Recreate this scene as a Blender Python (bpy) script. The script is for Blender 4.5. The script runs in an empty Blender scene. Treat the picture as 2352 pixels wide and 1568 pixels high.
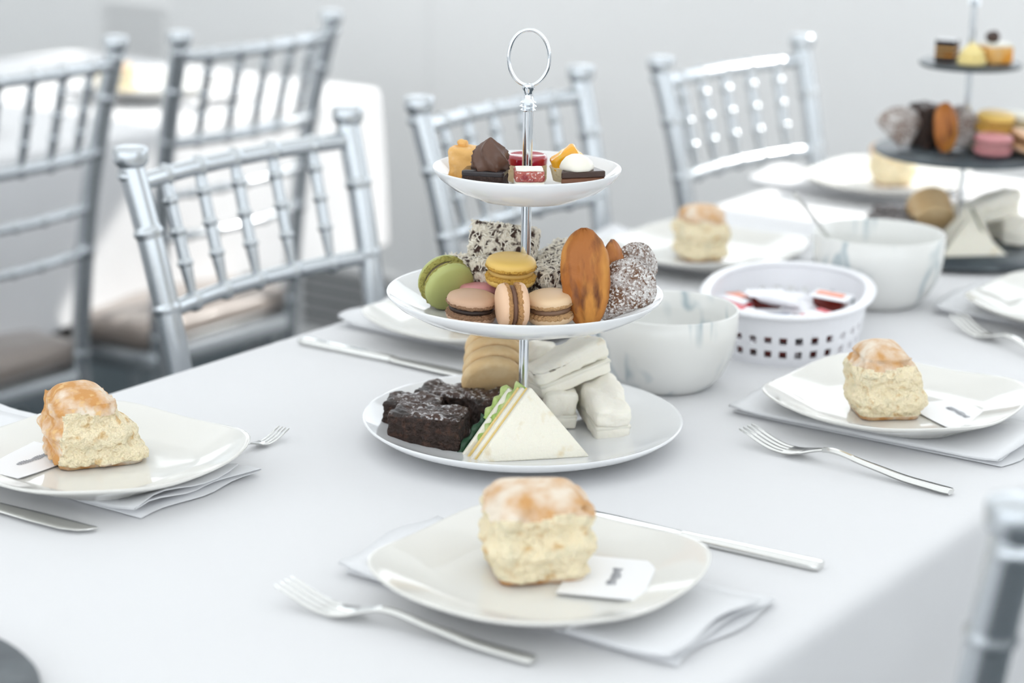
import bpy, bmesh, math, random
from mathutils import Vector, Matrix, Euler, noise
random.seed(7)
sc = bpy.context.scene
R = math.radians

# ------------------------------------------------------------------ camera, world, sun, exposure
AZ = 34.6246                      # camera heading from the table's long axis
CAM_Z, PITCH, ROLL = 1.298, 15.0411, 0.9304
TZ = 0.74                         # table height
a, p, r_ = R(AZ), R(PITCH), R(ROLL)
fwd = Vector((math.cos(a)*math.cos(p), math.sin(a)*math.cos(p), -math.sin(p)))
rt0 = Vector((math.sin(a), -math.cos(a), 0))
up0 = rt0.cross(fwd)
rt = rt0*math.cos(r_) + up0*math.sin(r_)
up = up0*math.cos(r_) - rt0*math.sin(r_)
cd = bpy.data.cameras.new('camera'); cam = bpy.data.objects.new('camera', cd); sc.collection.objects.link(cam)
M4 = Matrix((rt, up, -fwd)).transposed().to_4x4(); M4.translation = (0, 0, CAM_Z); cam.matrix_world = M4
cd.sensor_width = 36; cd.lens = 4984.1/2352*36; cd.clip_start = 0.05
cd.dof.use_dof = True; cd.dof.focus_distance = 1.74; cd.dof.aperture_fstop = 3.7; cd.dof.aperture_blades = 0
sc.camera = cam

w = bpy.data.worlds.new('sky'); sc.world = w; w.use_nodes = True
bg = w.node_tree.nodes['Background']; bg.inputs[0].default_value = (0.90, 0.955, 1.0, 1); bg.inputs[1].default_value = 4.0

sl = bpy.data.lights.new('sun', 'SUN'); sl.energy = 9.0; sl.angle = R(0.8); sl.color = (1, 0.97, 0.92)
sun = bpy.data.objects.new('sun', sl); sc.collection.objects.link(sun)
SUN_DIR = Vector((-1.0, 0.42, -0.9)).normalized()      # direction the light travels
sun.rotation_euler = SUN_DIR.to_track_quat('-Z', 'Y').to_euler(); sun.location = (6, -1, 5)

sc.view_settings.view_transform = 'Standard'; sc.view_settings.look = 'None'
sc.view_settings.exposure = -0.58; sc.view_settings.gamma = 1.0; sc.view_settings.use_curve_mapping = False

# ------------------------------------------------------------------ materials
MATS = {}
def mat(name, col=(.8, .8, .8), rough=.5, metal=0., spec=.5, sheen=0., coat=0., sss=0., bump=None, mix=None, stretch=None):
    """bump=(scale, strength, dist) ; mix=[(colour, scale, lo, hi, detail)...] noise patches over the colour"""
    if name in MATS: return MATS[name]
    m = bpy.data.materials.new(name); m.use_nodes = True; MATS[name] = m
    nt = m.node_tree; N = nt.nodes; L = nt.links; b = N['Principled BSDF']
    b.inputs['Base Color'].default_value = (*col, 1); b.inputs['Roughness'].default_value = rough
    b.inputs['Metallic'].default_value = metal; b.inputs['Specular IOR Level'].default_value = spec
    b.inputs['Coat Weight'].default_value = coat; b.inputs['Coat Roughness'].default_value = .05
    b.inputs['Sheen Weight'].default_value = sheen
    if sss:
        b.inputs['Subsurface Weight'].default_value = sss; b.inputs['Subsurface Radius'].default_value = (.006, .004, .002); b.inputs['Subsurface Scale'].default_value = 1.0
    tc = N.new('ShaderNodeTexCoord')
    if mix:
        prev = None
        for k, (c2, s, lo, hi, det) in enumerate(mix):
            n = N.new('ShaderNodeTexNoise'); n.inputs['Scale'].default_value = s; n.inputs['Detail'].default_value = det
            mp = N.new('ShaderNodeMapping'); mp.inputs['Location'].default_value = (k*3.1, k*1.7, k*.9)
            if stretch: mp.inputs['Scale'].default_value = stretch
            L.new(tc.outputs['Object'], mp.inputs['Vector']); L.new(mp.outputs[0], n.inputs['Vector'])
            rp = N.new('ShaderNodeMapRange'); rp.inputs['From Min'].default_value = lo; rp.inputs['From Max'].default_value = hi
            L.new(n.outputs['Fac'], rp.inputs['Value'])
            mx = N.new('ShaderNodeMix'); mx.data_type = 'RGBA'
            L.new(rp.outputs[0], mx.inputs['Factor'])
            if prev is None: mx.inputs['A'].default_value = (*col, 1)
            else: L.new(prev, mx.inputs['A'])
            mx.inputs['B'].default_value = (*c2, 1); prev = mx.outputs['Result']
        L.new(prev, b.inputs['Base Color'])
    if bump:
        n = N.new('ShaderNodeTexNoise'); n.inputs['Scale'].default_value = bump[0]; n.inputs['Detail'].default_value = 4
        L.new(tc.outputs['Object'], n.inputs['Vector'])
        bp = N.new('ShaderNodeBump'); bp.inputs['Strength'].default_value = bump[1]; bp.inputs['Distance'].default_value = bump[2]
        L.new(n.outputs['Fac'], bp.inputs['Height']); L.new(bp.outputs[0], b.inputs['Normal'])
    return m

mat('wall_paint', (.90, .90, .895), .6)
mat('wall_dark', (.42, .43, .44), .7)
mat('vent_white', (.86, .86, .855), .5)
mat('vent_grey', (.16, .165, .17), .6)
mat('carpet', (.030, .045, .055), .95, mix=[((.07, .09, .10), 90, .45, .65, 3)], bump=(300, .5, .004))
mat('cloth', (.735, .735, .745), .85, sheen=.15, bump=(7, .12, .02))
mat('napkin_cloth', (.77, .775, .79), .85, sheen=.15, bump=(40, .15, .004))
mat('table_wood', (.35, .25, .16), .6)
mat('grey_steel', (.4, .4, .42), .35, 1.)
mat('silver_paint', (.57, .60, .625), .27, .85, bump=(60, .05, .002))
mat('cushion', (.22, .18, .155), .32, sheen=.4, coat=.15, bump=(18, .2, .01))
mat('porcelain', (.83, .84, .85), .07, spec=.55)
mat('cream_porcelain', (.77, .76, .72), .08, spec=.55)
mat('chrome', (.80, .83, .86), .07, 1.)
mat('cutlery_steel', (.78, .78, .76), .16, 1.)
mat('slate', (.045, .058, .068), .38, bump=(45, .35, .004), mix=[((.09, .11, .12), 30, .5, .7, 4)])
mat('plastic_white', (.86, .86, .89), .3)
mat('paper', (.88, .88, .89), .7)
mat('ink', (.30, .31, .34), .6)
# bowl marble
mat('marble', (.80, .80, .775), .15, mix=[((.80, .80, .775), 9, .4, .6, 3)])
def marble_nodes():
    m = MATS['marble']; nt = m.node_tree; N = nt.nodes; L = nt.links; b = N['Principled BSDF']
    tc = N.new('ShaderNodeTexCoord'); mp = N.new('ShaderNodeMapping'); mp.inputs['Scale'].default_value = (1, 1, .35)
    L.new(tc.outputs['Object'], mp.inputs[0])
    n = N.new('ShaderNodeTexNoise'); n.inputs['Scale'].default_value = 11; n.inputs['Detail'].default_value = 2; n.inputs['Distortion'].default_value = 1.9
    L.new(mp.outputs[0], n.inputs['Vector'])
    cr = N.new('ShaderNodeValToRGB'); e = cr.color_ramp.elements
    e[0].position = .0; e[0].color = (.80, .80, .775, 1); e[1].position = 1; e[1].color = (.80, .80, .775, 1)
    for pos, c in ((.44, (.80, .80, .775, 1)), (.50, (.40, .48, .51, 1)), (.56, (.80, .80, .775, 1))):
        q = e.new(pos); q.color = c
    L.new(n.outputs['Fac'], cr.inputs[0])
    n2 = N.new('ShaderNodeTexNoise'); n2.inputs['Scale'].default_value = 14; L.new(tc.outputs['Object'], n2.inputs['Vector'])
    rp = N.new('ShaderNodeMapRange'); rp.inputs['From Min'].default_value = .46; rp.inputs['From Max'].default_value = .58; L.new(n2.outputs['Fac'], rp.inputs['Value'])
    mx = N.new('ShaderNodeMix'); mx.data_type = 'RGBA'; mx.inputs['A'].default_value = (.80, .80, .775, 1)
    L.new(rp.outputs[0], mx.inputs['Factor']); L.new(cr.outputs[0], mx.inputs['B']); L.new(mx.outputs['Result'], b.inputs['Base Color'])
marble_nodes()
# food
mat('crumb', (.95, .82, .57), .85, sss=.1, bump=(170, .9, .010), mix=[((.70, .46, .20), 110, .57, .70, 4), ((.86, .77, .55), 60, .5, .7, 2)])
mat('crust', (.60, .30, .10), .85, bump=(90, .3, .003), mix=[((.82, .71, .58), 45, .42, .62, 6), ((.74, .48, .22), 150, .55, .7, 2)])
mat('crust_floured', (.60, .32, .12), .9, bump=(90, .3, .003), mix=[((.78, .68, .56), 50, .36, .62, 6)])
mat('brownie', (.030, .015, .010), .6, bump=(230, 1., .008), mix=[((.075, .035, .022), 160, .5, .65, 4)])
mat('brownie_top', (.060, .028, .018), .38, bump=(140, .7, .006), mix=[((.55, .53, .53), 300, .54, .63, 3), ((.02, .011, .008), 60, .5, .65, 3)])
mat('lamington', (.055, .026, .018), .75, bump=(240, 1., .006), mix=[((.86, .79, .66), 170, .43, .53, 5)])
mat('coconut', (.88, .83, .72), .8)
mat('madeleine', (.40, .135, .026), .5, spec=.4, bump=(80, .3, .004), mix=[((.60, .26, .05), 50, .46, .64, 3), ((.13, .036, .010), 62, .53, .68, 4)], stretch=(1, 1, .38))
mat('madeleine_sugared', (.16, .075, .035), .7, bump=(260, .8, .005), mix=[((.78, .76, .74), 60, .40, .68, 3), ((.80, .78, .76), 520, .48, .60, 3), ((.15, .065, .03), 480, .55, .66, 2)])
mat('bread', (.90, .86, .74), .85, sss=.1, bump=(240, .4, .003), mix=[((.80, .70, .50), 70, .58, .75, 3)])
mat('bread_soft', (.93, .89, .79), .85, sss=.1, bump=(60, .5, .006), mix=[((.80, .66, .45), 50, .62, .8, 3)])
mat('egg_filling', (.84, .64, .26), .6, bump=(200, .6, .004))
mat('cheese', (.86, .74, .42), .5)
mat('lettuce', (.36, .52, .12), .45, bump=(120, .5, .004), mix=[((.70, .76, .40), 50, .45, .65, 3)])
mat('cucumber', (.012, .055, .022), .35, bump=(150, .4, .003))
mat('biscuit', (.76, .53, .27), .65, bump=(260, .3, .002), mix=[((.82, .62, .36), 60, .45, .65, 3)])
mat('chocolate', (.050, .024, .016), .33, coat=.1)
mat('chocolate_glaze', (.030, .024, .026), .18)
mat('chocolate_cake', (.045, .024, .018), .8, bump=(260, .9, .006))
mat('mousse', (.20, .085, .045), .6, bump=(200, .3, .003))
mat('choc_swirl', (.105, .050, .031), .36)
mat('cream', (.85, .82, .72), .4, sss=.1)
mat('caramel', (.76, .43, .13), .4, bump=(80, .4, .004), mix=[((.80, .33, .03), 45, .5, .62, 3), ((.80, .60, .38), 60, .55, .75, 3)])
mat('mango', (.85, .40, .015), .25, coat=.4, mix=[((.55, .5, .03), 90, .6, .72, 3)])
mat('pale_sponge', (.84, .71, .46), .8, bump=(220, .7, .004), mix=[((.70, .42, .20), 70, .58, .7, 3)])
mat('raspberry_jelly', (.36, .012, .03), .06, coat=.5)
mat('pink_sugar', (.50, .13, .10), .35, bump=(500, 1., .003), mix=[((.90, .70, .66), 520, .58, .66, 2), ((.28, .02, .03), 120, .52, .68, 3)])
mat('jam_line', (.22, .02, .02), .4)
mat('yellow_meringue', (.85, .70, .30), .5)
def mac(nm, shell, foot, fill):
    mat('shell_'+nm, shell, .42, spec=.4, bump=(60, .06, .002)); mat('foot_'+nm, foot, .8, bump=(380, 1., .006)); mat('fill_'+nm, fill, .5)
mac('green', (.44, .47, .17), (.44, .40, .10), (.10, .07, .03))
mac('brown', (.56, .36, .24), (.36, .20, .11), (.03, .016, .012))
mac('pink', (.64, .28, .29), (.60, .26, .26), (.6, .3, .3))
mac('yellow', (.78, .52, .14), (.68, .38, .06), (.60, .38, .10))
mac('peach', (.78, .52, .34), (.62, .33, .13), (.16, .08, .05))
mac('tan', (.78, .57, .36), (.66, .40, .19), (.22, .13, .08))
mac('white', (.80, .77, .66), (.72, .66, .48), (.6, .5, .3))
mat('sachet_white', (.84, .84, .88), .35)
mat('sachet_red', (.62, .03, .05), .35)
mat('sachet_orange', (.85, .28, .16), .35)
mat('sachet_blue', (.22, .28, .40), .35)
mat('jam_side', (.16, .018, .012), .18)
mat('tub_clear', (.62, .58, .52), .2)
g = mat('glass', (1, 1, 1), .0)
nt = g.node_tree; tr = nt.nodes.new('ShaderNodeBsdfTransparent'); gl = nt.nodes.new('ShaderNodeBsdfGlossy'); gl.inputs['Roughness'].default_value = 0
mx = nt.nodes.new('ShaderNodeMixShader'); mx.inputs[0].default_value = .06
nt.links.new(tr.outputs[0], mx.inputs[1]); nt.links.new(gl.outputs[0], mx.inputs[2]); nt.links.new(mx.outputs[0], nt.nodes['Material Output'].inputs[0])
g = mat('roof_diffuser', (.9, .9, .9), .9)         # unseen translucent roof, added for soft daylight from above
nt = g.node_tree; tl = nt.nodes.new('ShaderNodeBsdfTranslucent'); tl.inputs[0].default_value = (.94, .94, .93, 1)
df = nt.nodes.new('ShaderNodeBsdfDiffuse'); df.inputs[0].default_value = (.9, .9, .9, 1)
mx = nt.nodes.new('ShaderNodeMixShader'); mx.inputs[0].default_value = .78
nt.links.new(tl.outputs[0], mx.inputs[1]); nt.links.new(df.outputs[0], mx.inputs[2]); nt.links.new(mx.outputs[0], nt.nodes['Material Output'].inputs[0])

# ------------------------------------------------------------------ geometry helpers
def obj(name, geo, m, parent=None, loc=None, rot=None, smooth=True, angle=None):
    v, f = geo
    me = bpy.data.meshes.new(name); me.from_pydata([tuple(x) for x in v], [], f); me.validate(); me.update()
    bm = bmesh.new(); bm.from_mesh(me); bmesh.ops.recalc_face_normals(bm, faces=bm.faces[:]); bm.to_mesh(me); bm.free()
    if smooth:
        if angle: me.shade_smooth(); me.set_sharp_from_angle(angle=R(angle))
        else: me.shade_smooth()
    me.materials.append(MATS[m] if isinstance(m, str) else m)
    o = bpy.data.objects.new(name, me); sc.collection.objects.link(o)
    if parent: o.parent = parent
    if loc is not None: o.location = loc
    if rot is not None: o.rotation_euler = rot
    return o
def tag(o, label, cat, group=None):
    o['label'] = label; o['category'] = cat
    if group: o['group'] = group
    return o
def thing(name, label, cat, loc=(0, 0, 0), rot=(0, 0, 0), group=None):
    o = bpy.data.objects.new(name, None); o.empty_display_size = .02; sc.collection.objects.link(o)
    o.location = loc; o.rotation_euler = rot
    return tag(o, label, cat, group)
def struct(o): o['kind'] = 'structure'; return o
def merge(*gs):
    V, F = [], []
    for v, f in gs:
        k = len(V); V += [Vector(x) for x in v]; F += [[i+k for i in q] for q in f]
    return V, F
def xf(geo, m):
    return [m @ Vector(x) for x in geo[0]], geo[1]
def tr(geo, x=0, y=0, z=0): return xf(geo, Matrix.Translation((x, y, z)))
def box(x0, x1, y0, y1, z0, z1):
    v = [(x, y, z) for z in (z0, z1) for y in (y0, y1) for x in (x0, x1)]
    return v, [[0, 2, 3, 1], [4, 5, 7, 6], [0, 1, 5, 4], [2, 6, 7, 3], [0, 4, 6, 2], [1, 3, 7, 5]]
def bevel(geo, w_, seg=2):
    bm = bmesh.new(); vs = [bm.verts.new(x) for x in geo[0]]
    for f in geo[1]: bm.faces.new([vs[i] for i in f])
    bmesh.ops.recalc_face_normals(bm, faces=bm.faces[:])
    bmesh.ops.bevel(bm, geom=bm.edges[:], offset=w_, segments=seg, affect='EDGES', profile=.5, clamp_overlap=True)
    bm.verts.index_update()
    v = [x.co.copy() for x in bm.verts]; f = [[q.index for q in fc.verts] for fc in bm.faces]; bm.free()
    return v, f
def lathe(prof, n=32, rf=None):
    """prof: (r, z) points; a radius of 0 makes a pole. rf(theta, r, z) -> (r, z)"""
    V, F, rings = [], [], []
    for (r, z) in prof:
        if r < 1e-6: rings.append([len(V)]); V.append(Vector((0, 0, z)))
        else:
            ring = []
            for k in range(n):
                t = 2*math.pi*k/n; rr, zz = (r, z) if rf is None else rf(t, r, z)
                ring.append(len(V)); V.append(Vector((rr*math.cos(t), rr*math.sin(t), zz)))
            rings.append(ring)
    for A, B in zip(rings, rings[1:]):
        for k in range(n):
            q = (k+1) % n
            if len(A) == 1 and len(B) == 1: continue
            if len(A) == 1: F.append([A[0], B[k], B[q]])
            elif len(B) == 1: F.append([A[k], B[0], A[q]])
            else: F.append([A[k], A[q], B[q], B[k]])
    return V, F
def tube(path, rad, n=10, flat=1.0, cap=True):
    P = [Vector(x) for x in path]; m_ = len(P)
    if not hasattr(rad, '__len__'): rad = [rad]*m_
    T = [(P[min(i+1, m_-1)]-P[max(i-1, 0)]).normalized() for i in range(m_)]
    ref = Vector((0, 0, 1)) if abs(T[0].z) < .9 else Vector((1, 0, 0))
    A = T[0].cross(ref).normalized(); V, F = [], []
    for i in range(m_):
        A = (A - T[i]*A.dot(T[i])).normalized(); B = T[i].cross(A)
        for k in range(n):
            t = 2*math.pi*k/n; V.append(P[i]+A*math.cos(t)*rad[i]+B*math.sin(t)*rad[i]*flat)
    for i in range(m_-1):
        for k in range(n): F.append([i*n+k, i*n+(k+1) % n, (i+1)*n+(k+1) % n, (i+1)*n+k])
    if cap: F.append(list(range(n))[::-1]); F.append([(m_-1)*n+k for k in range(n)])
    return V, F
def rbox(half, r, seg=8, fn=None):
    """rounded box on a cube grid, centre at the origin; fn(p, n) moves a point"""
    hx, hy, hz = half; idx = {}; V, F = [], []
    def vert(i, j, k):
        key = (i, j, k)
        if key in idx: return idx[key]
        q = Vector(((2*i/seg-1)*hx, (2*j/seg-1)*hy, (2*k/seg-1)*hz))
        rr = min(r, hx, hy, hz)
        c = Vector((max(-hx+rr, min(hx-rr, q.x)), max(-hy+rr, min(hy-rr, q.y)), max(-hz+rr, min(hz-rr, q.z))))
        d = q-c; n = d.normalized() if d.length > 1e-9 else Vector((0, 0, 1))
        pnt = c+n*rr
        if fn: pnt = fn(pnt, n)
        idx[key] = len(V); V.append(pnt); return idx[key]
    for s in (0, seg):
        for i in range(seg):
            for j in range(seg):
                F.append([vert(i, j, s), vert(i+1, j, s), vert(i+1, j+1, s), vert(i, j+1, s)])
                F.append([vert(i, s, j), vert(i+1, s, j), vert(i+1, s, j+1), vert(i, s, j+1)])
                F.append([vert(s, i, j), vert(s, i+1, j), vert(s, i+1, j+1), vert(s, i, j+1)])
    return V, F
def rough(amp, sc_, seed=0, amp2=0, sc2=1):
    o = Vector((seed*1.37, seed*2.1, seed*.77))
    def fn(q, n):
        d = noise.noise((q+o)*sc_)*amp
        if amp2: d += noise.noise((q+o*2)*sc2)*amp2
        return q+n*d
    return fn
def split(geo, pred):
    """two geos sharing the outline: faces whose centre satisfies pred, and the rest"""
    out = []
    for want in (True, False):
        mp, V, F = {}, [], []
        for f in geo[1]:
            c = sum((Vector(geo[0][i]) for i in f), Vector())/len(f)
            if bool(pred(c, f)) == want:
                q = []
                for i in f:
                    if i not in mp: mp[i] = len(V); V.append(Vector(geo[0][i]))
                    q.append(mp[i])
                F.append(q)
        out.append((V, F))
    return out
def prism(poly, z0, z1):
    n = len(poly); V = [(x, y, z0) for x, y in poly]+[(x, y, z1) for x, y in poly]
    F = [list(range(n))[::-1], [n+k for k in range(n)]]+[[k, (k+1) % n, n+(k+1) % n, n+k] for k in range(n)]
    return V, F
def eul(m): return m.to_euler()
FR = R(AZ-90)                       # yaw of an item squared up to the view
RX = Vector((math.sin(a), -math.cos(a), 0)); FX = Vector((math.cos(a), math.sin(a), 0))

# ------------------------------------------------------------------ the room
UW = 3.66                            # window wall
V0, V1, U0, HC = -2.2, 5.2, -3.0, 2.7
struct(obj('floor', box(U0-.1, UW+.1, V0-.1, V1+.1, -.1, 0), 'carpet', smooth=False))
SILL, HEAD = 1.05, 1.96
wins = [(-1.9, .25), (.37, 2.52), (2.64, 4.9)]
pieces = [box(UW, UW+.1, V0, V1, 0, SILL), box(UW, UW+.1, V0, V1, HEAD, HC)]
ed = [V0]+[q for w_ in wins for q in w_]+[V1]
for k in range(0, len(ed), 2): pieces.append(box(UW, UW+.1, ed[k], ed[k+1], SILL, HEAD))
struct(obj('wall_far', merge(*pieces), 'wall_paint', smooth=False))
for k, (y0, y1) in enumerate(wins):
    fr = merge(box(UW+.02, UW+.08, y0, y1, SILL, SILL+.04), box(UW+.02, UW+.08, y0, y1, HEAD-.04, HEAD),
               box(UW+.02, UW+.08, y0, y0+.04, SILL+.04, HEAD-.04), box(UW+.02, UW+.08, y1-.04, y1, SILL+.04, HEAD-.04))
    wo = struct(obj('window_%d' % (k+1), fr, 'plastic_white', smooth=False))
    obj('pane', box(UW+.048, UW+.052, y0+.04, y1-.04, SILL+.04, HEAD-.04), 'glass', wo, smooth=False)
struct(obj('wall_left', box(U0, UW, V1, V1+.1, 0, HC), 'wall_paint', smooth=False))
def fill_win_wall(name, k0, lo, hi, openings, z0, z1, place):
    """wall along one axis with window openings added for fill light; place(s0, s1, d0, d1, z0, z1) -> box"""
    ps = [place(lo, hi, 0, .1, 0, z0), place(lo, hi, 0, .1, z1, HC)]
    e_ = [lo]+[q for o_ in openings for q in o_]+[hi]
    for k in range(0, len(e_), 2): ps.append(place(e_[k], e_[k+1], 0, .1, z0, z1))
    struct(obj(name, merge(*ps), 'wall_paint', smooth=False))
    for k, (s0, s1) in enumerate(openings):
        fr = merge(place(s0, s1, .02, .08, z0, z0+.04), place(s0, s1, .02, .08, z1-.04, z1), place(s0, s0+.04, .02, .08, z0+.04, z1-.04), place(s1-.04, s1, .02, .08, z0+.04, z1-.04))
        wo = struct(obj('window_%d' % (k0+k), fr, 'plastic_white', smooth=False))  # frames for the added openings, on walls out of view
        obj('pane', place(s0+.04, s1-.04, .048, .052, z0+.04, z1-.04), 'glass', wo, smooth=False)
fill_win_wall('wall_right', 4, U0, UW, [(-2.8, -.9), (-.7, 1.2)], .8, 2.4, lambda s0, s1, d0, d1, z0, z1: box(s0, s1, V0-d1, V0-d0, z0, z1))  # unseen windows added for more light from the right
fill_win_wall('wall_back', 6, V0, V1, [(-1.9, .3), (.5, 2.7), (2.9, 4.9)], .45, 2.5, lambda s0, s1, d0, d1, z0, z1: box(U0-d1, U0-d0, s0, s1, z0, z1))  # unseen windows added behind the camera to brighten upright faces
struct(obj('ceiling', ([(U0-.2, V0-.2, HC), (UW+.2, V0-.2, HC), (UW+.2, V1+.2, HC), (U0-.2, V1+.2, HC)], [[0, 1, 2, 3]]), 'roof_diffuser', smooth=False))  # out of view, made translucent to add soft overhead light
struct(obj('trim_1', bevel(box(UW-.002, UW, 2.745, 2.757, .2, SILL), .0008, 1), 'vent_white', smooth=False))
def vent(y0, y1, z0, z1, label, pale=True):
    t = thing('wall_vent', label, 'vent', (UW, (y0+y1)/2, z0))
    hw, h = (y1-y0)/2, z1-z0
    obj('frame', merge(box(-.008, 0, -hw, hw, 0, .012), box(-.008, 0, -hw, hw, h-.012, h), box(-.008, 0, -hw, -hw+.012, .012, h-.012), box(-.008, 0, hw-.012, hw, .012, h-.012)), 'vent_white', t, smooth=False)
    obj('backing', box(-.001, 0, -hw+.012, hw-.012, .012, h-.012), 'vent_white' if pale else 'vent_grey', t, smooth=False)
    n = int((h-.024)/(.017 if pale else .026))
    for k in range(n):
        z = .014+k*(h-.026)/n
        obj('slat', xf(box(-.001, .001, -hw+.012, hw-.012, -.007, .007), Matrix.Translation((-.006, 0, z+.007)) @ Matrix.Rotation(R(-9 if pale else -35), 4, 'Y')), 'vent_white', t, smooth=False)
vent(3.50, 3.71, .60, .74, 'pale louvred wall vent higher on the wall at upper left')
vent(2.83, 3.12, .03, .20, 'grey louvred vent low on the wall behind the left chair', False)

# ------------------------------------------------------------------ tables and cloths
def loop(x0, x1, y0, y1, rad, n=8, m_=30):
    """counter-clockwise rounded rectangle with extra points on the sides"""
    pts = []
    for cx, cy, t0 in ((x1-rad, y1-rad, 0), (x0+rad, y1-rad, 90), (x0+rad, y0+rad, 180), (x1-rad, y0+rad, 270)):
        arc = [(cx+rad*math.cos(R(t0+90*k/n)), cy+rad*math.sin(R(t0+90*k/n))) for k in range(n+1)]
        if pts:
            a0 = pts[-1]; b0 = arc[0]
            pts += [(a0[0]+(b0[0]-a0[0])*k/m_, a0[1]+(b0[1]-a0[1])*k/m_) for k in range(1, m_)]
        pts += arc
    a0 = pts[-1]; b0 = pts[0]
    pts += [(a0[0]+(b0[0]-a0[0])*k/m_, a0[1]+(b0[1]-a0[1])*k/m_) for k in range(1, m_)]
    return pts
def table_and_cloth(x0, x1, y0, y1, hem, tl_, cl_, folds=.012, seed=1):
    t = thing('folding_table', tl_, 'table', ((x0+x1)/2, (y0+y1)/2, 0), group=None)
    hx, hy = (x1-x0)/2, (y1-y0)/2
    obj('tabletop', bevel(box(-hx+.006, hx-.006, -hy+.006, hy-.006, TZ-.04, TZ-.003), .005, 2), 'table_wood', t)
    for sx in (-1, 1):
        for sy in (-1, 1):
            obj('leg', tube([(sx*(hx-.25), sy*(hy-.08), 0), (sx*(hx-.25), sy*(hy-.08), TZ-.04)], .014, 12), 'grey_steel', t)
    V, F = [], []; prev = None; rad = .012
    rows = [(-.05, TZ, 0), (-.012, TZ, 0), (-.006, TZ-.0006, 0), (.001, TZ-.0035, 0), (.0045, TZ-.009, 0), (.006, TZ-.016, 0)]
    for k in range(1, 9):
        q = k/8; rows.append((.007+.008*q, TZ-.016-(TZ-.016-hem)*q, q))
    for (off, z, q) in rows:
        L_ = loop(x0-off, x1+off, y0-off, y1+off, .02+max(off, -.015)); ring = []
        cx, cy = (x0+x1)/2, (y0+y1)/2
        peri = 0; last = L_[0]
        for (x, y) in L_:
            peri += math.hypot(x-last[0], y-last[1]); last = (x, y)
            d = Vector((1 if x > x1-.0 else -1 if x < x0 else 0, 1 if y > y1 else -1 if y < y0 else 0, 0))
            wv = folds*(q**1.2)*(math.sin(peri*19+seed)+.6*math.sin(peri*31+2*seed)+.5*math.sin(peri*7.3))
            hz = z + (q > .95)*.008*math.sin(peri*5+seed)
            ring.append(len(V)); V.append(Vector((x, y, hz))+d.normalized()*(wv+folds*1.6*q) if d.length else Vector((x, y, hz)))
        if prev is None: F.append(ring[:])
        else:
            n = len(ring); F += [[prev[k], ring[k], ring[(k+1) % n], prev[(k+1) % n]] for k in range(n)]
        prev = ring
    c = obj('tablecloth', (V, F), 'cloth'); tag(c, cl_, 'tablecloth')
    return c
TX1 = 2.87
table_and_cloth(-.6, TX1, .605, 1.368, .30, 'long table under the white cloth with the tiered stands', 'long white tablecloth on the front table set with tiered stands')
table_and_cloth(.2, 2.96, 2.33, 3.09, .475, 'table under the sunlit white cloth behind the left chairs', 'sunlit white tablecloth hanging over brown chair seats at left', folds=.008, seed=4)

# ------------------------------------------------------------------ bamboo-style chairs
def bez(pts, n):
    out = []
    P = [Vector(q) for q in pts]
    for k in range(n+1):
        t = k/n*(len(P)-1); i = min(int(t), len(P)-2); s = t-i
        p0, p1, p2, p3 = P[max(i-1, 0)], P[i], P[i+1], P[min(i+2, len(P)-1)]
        out.append(.5*((2*p1)+(p2-p0)*s+(2*p0-5*p1+4*p2-p3)*s*s+(3*p1-p0-3*p2+p3)*s**3))
    return out
def post_path(s):
    return bez([(s*.150, -.165, 0), (s*.150, -.172, .25), (s*.151, -.178, .47), (s*.156, -.196, .66), (s*.1625, -.222, .80), (s*.1685, -.250, .905)], 220)
def on_post(s, z):
    P = post_path(s)
    for q, r in zip(P, P[1:]):
        if q.z <= z <= r.z: return q.lerp(r, (z-q.z)/(r.z-q.z))
    return P[-1]
def ringed(path, r0, rings, rr, wd, n=12, taper=None):
    """tube whose radius swells at the given fractions of its length"""
    m_ = len(path); rad = []
    for i in range(m_):
        t = i/(m_-1); q = r0*(taper(t) if taper else 1)
        for c in rings:
            d = abs(t-c)
            if d < wd: q = max(q, rr*(.86 if d > wd*.6 else 1))
        rad.append(q)
    return tube(path, rad, n)
def lerp_path(A, B, n, bow=0):
    return [A.lerp(B, k/n)+Vector((0, -bow*4*(k/n)*(1-k/n), 0)) for k in range(n+1)]
CHAIR_MESH = {}
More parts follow.
